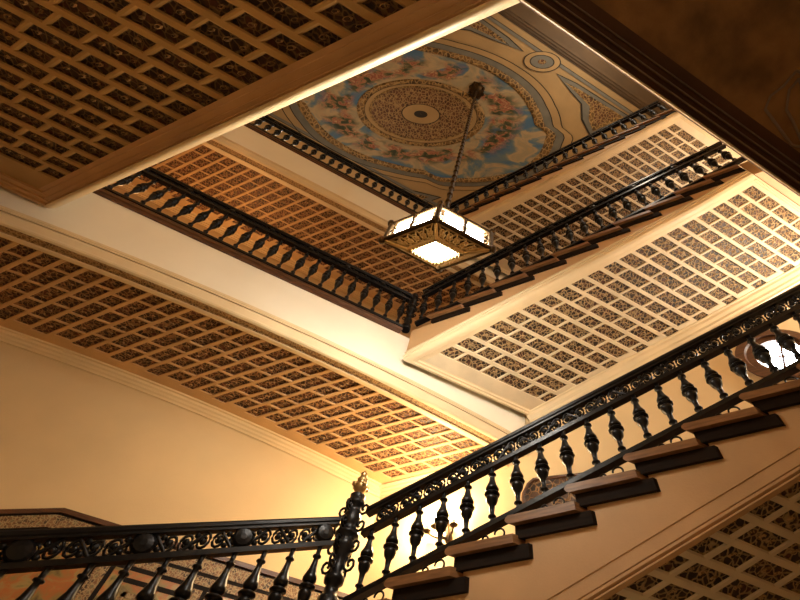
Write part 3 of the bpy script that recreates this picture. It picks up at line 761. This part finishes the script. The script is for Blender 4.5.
# ------------------------------------------------------------------ tiled dado on the back wall
def Td(u): return .498 if u > .53 else .498-.40*(.53-u)
t = thing('tile_dado', 'colourful tiled dado with ornate borders along the back wall', 'tiled wall panel', P(.6, VW, .3))
def dband(mb, d0, d1, th, u0, u1, m=0):
    us = sorted(set([u0, u1] + [x for x in lin(12, u0, u1)] + ([.53] if u0 < .53 < u1 else [])))
    v = VW-.002-th
    mb.grid([[P(u, v, Td(u)-d1), P(u, v, Td(u)-d0)] for u in us], m)
    mb.grid([[P(u, v, Td(u)-d0), P(u, VW-.0012, Td(u)-d0)] for u in us], m)
    mb.grid([[P(u, v, Td(u)-d1), P(u, VW-.0012, Td(u)-d1)] for u in us], m)
ud0, ud1 = -.30, UR-.003
mb = MB(); dband(mb, 0, .40, .001, ud0, ud1); part(mb, 'backing', M['tile_dark'], t)
mb = MB(); dband(mb, -.003, .006, .006, ud0, ud1); part(mb, 'capping', M['basewood'], t)
for d0, d1 in ((.010, .034), (.041, .056)):
    mb = MB(); dband(mb, d0, d1, .002, ud0, ud1); part(mb, 'ornate_border', M['tile_orn'], t)
edges = [-.28, -.02, .20, .42, .635, .80, .96, 1.115]
for a, b in zip(edges, edges[1:]):
    mb = MB()
    for (x0, x1) in ((a+.006, a+.026),): dband(mb, .064, .38, .002, x0, x1)
    part(mb, 'upright_border', M['tile_orn'], t)
    mb = MB(); dband(mb, .064, .38, .002, a+.034, b-.004); part(mb, 'tile_picture', M['tile_pic'], t)
    if a > .6:
        for i in range(2):
            g = .012+.022*i
            mb = MB(); dband(mb, .064+g, .072+g, .003, a+.034+g, b-.004-g); dband(mb, .064+g, .38, .003, a+.034+g, a+.041+g); part(mb, 'inner_border', M['tile_dark' if i == 0 else 'tile_orn'], t)
# ornate dark carved panel on the right wall, seen between the balusters
t = thing('carved_panel', 'dark carved ornate panel on the right wall beyond the balusters', 'wall panel', P(UR, .88, .55))
mb = MB(); n = 14
def cpz(v): return .668 + (v-.80)*.14
vs = lin(n, .78, .955)
top = []
for v in vs:
    z = cpz(v)
    if v > .925: z -= (v-.925)**2*40
    top.append((v, z))
poly_ = top + [(.955, .50), (.78, .50)]
mb.prism([P(UR-.012, a, b) for a, b in poly_], [P(UR-.001, a, b) for a, b in poly_]); part(mb, 'panel', M['carvedwood'], t)
mb = MB(); mb.tube([P(UR-.013, a, b+.002) for a, b in top] + [P(UR-.013, .957, .60), P(UR-.013, .957, .50)], .022, 6); part(mb, 'frame', M['basewood'], t)

# ------------------------------------------------------------------ lights
def lamp(name, loc, power, col, rad=.06):
    l = bpy.data.lights.new(name, 'POINT'); l.energy = power; l.color = col; l.shadow_soft_size = rad
    o = bpy.data.objects.new(name, l); C.objects.link(o); o.location = loc; return o
WARM = (1, .74, .42); AMB = (1, .62, .28); PALE = (1, .88, .68)
lamp('sconce_light', P(UR-.085, SP[1], .64), 104, (1, .72, .40), .10)
lamp('middle_landing_light', P(1.02, -.14, .93), 240, (1, .93, .80), .10)
lamp('lower_landing_light', P(.28, 1.31, 1.25), 48, (1, .56, .24), .10)
lamp('upper_landing_light', P(.33, 1.29, 2.05), 95, PALE, .12)
lamp('upper_middle_fill', P(.98, -.22, 1.66), 125, (1, .92, .78), .10)  # added out of view, without a fitting, to light the topmost soffit
lamp('top_middle_fill', P(.30, -.28, 2.35), 165, PALE, .12)  # added out of view to brighten the upper fascia and ceiling
lamp('hall_fill', P(.45, .45, -.05), 13, WARM, .15)  # added fill low in the well, no lamp hangs here
w = bpy.data.worlds.new('World'); bpy.context.scene.world = w; w.use_nodes = True
w.node_tree.nodes['Background'].inputs[0].default_value = (1, .8, .55, 1); w.node_tree.nodes['Background'].inputs[1].default_value = .05

# ------------------------------------------------------------------ camera
cam = bpy.data.cameras.new('Camera'); co = bpy.data.objects.new('Camera', cam); C.objects.link(co)
R = Matrix(((.8698, .4336, .2353), (-.4922, .7298, .4744), (.0340, -.5285, .8483)))    # rows: world X, Y, Z; columns: right, down, forward
right = Vector([R[i][0] for i in range(3)]).normalized()
fwd = Vector([R[i][2] for i in range(3)]); fwd = (fwd - right*fwd.dot(right)).normalized()
up = right.cross(fwd)
mw = Matrix.Identity(4)
for i in range(3): mw[i][0], mw[i][1], mw[i][2] = right[i], up[i], -fwd[i]
mw.translation = P(0, 0, 0); co.matrix_world = mw
cam.sensor_width = 36; cam.lens = 457.2066/800*36; cam.clip_start = .02
cam.shift_x = -(476.0-400)/800; cam.shift_y = (304.9-300)/800
sc = bpy.context.scene; sc.camera = co
sc.view_settings.view_transform = 'Standard'; sc.view_settings.look = 'None'; sc.view_settings.gamma = 1
sc.view_settings.use_curve_mapping = False; sc.view_settings.exposure = 0.0
sc.cycles.use_denoising = True; sc.cycles.max_bounces = 8; sc.cycles.sample_clamp_indirect = 6
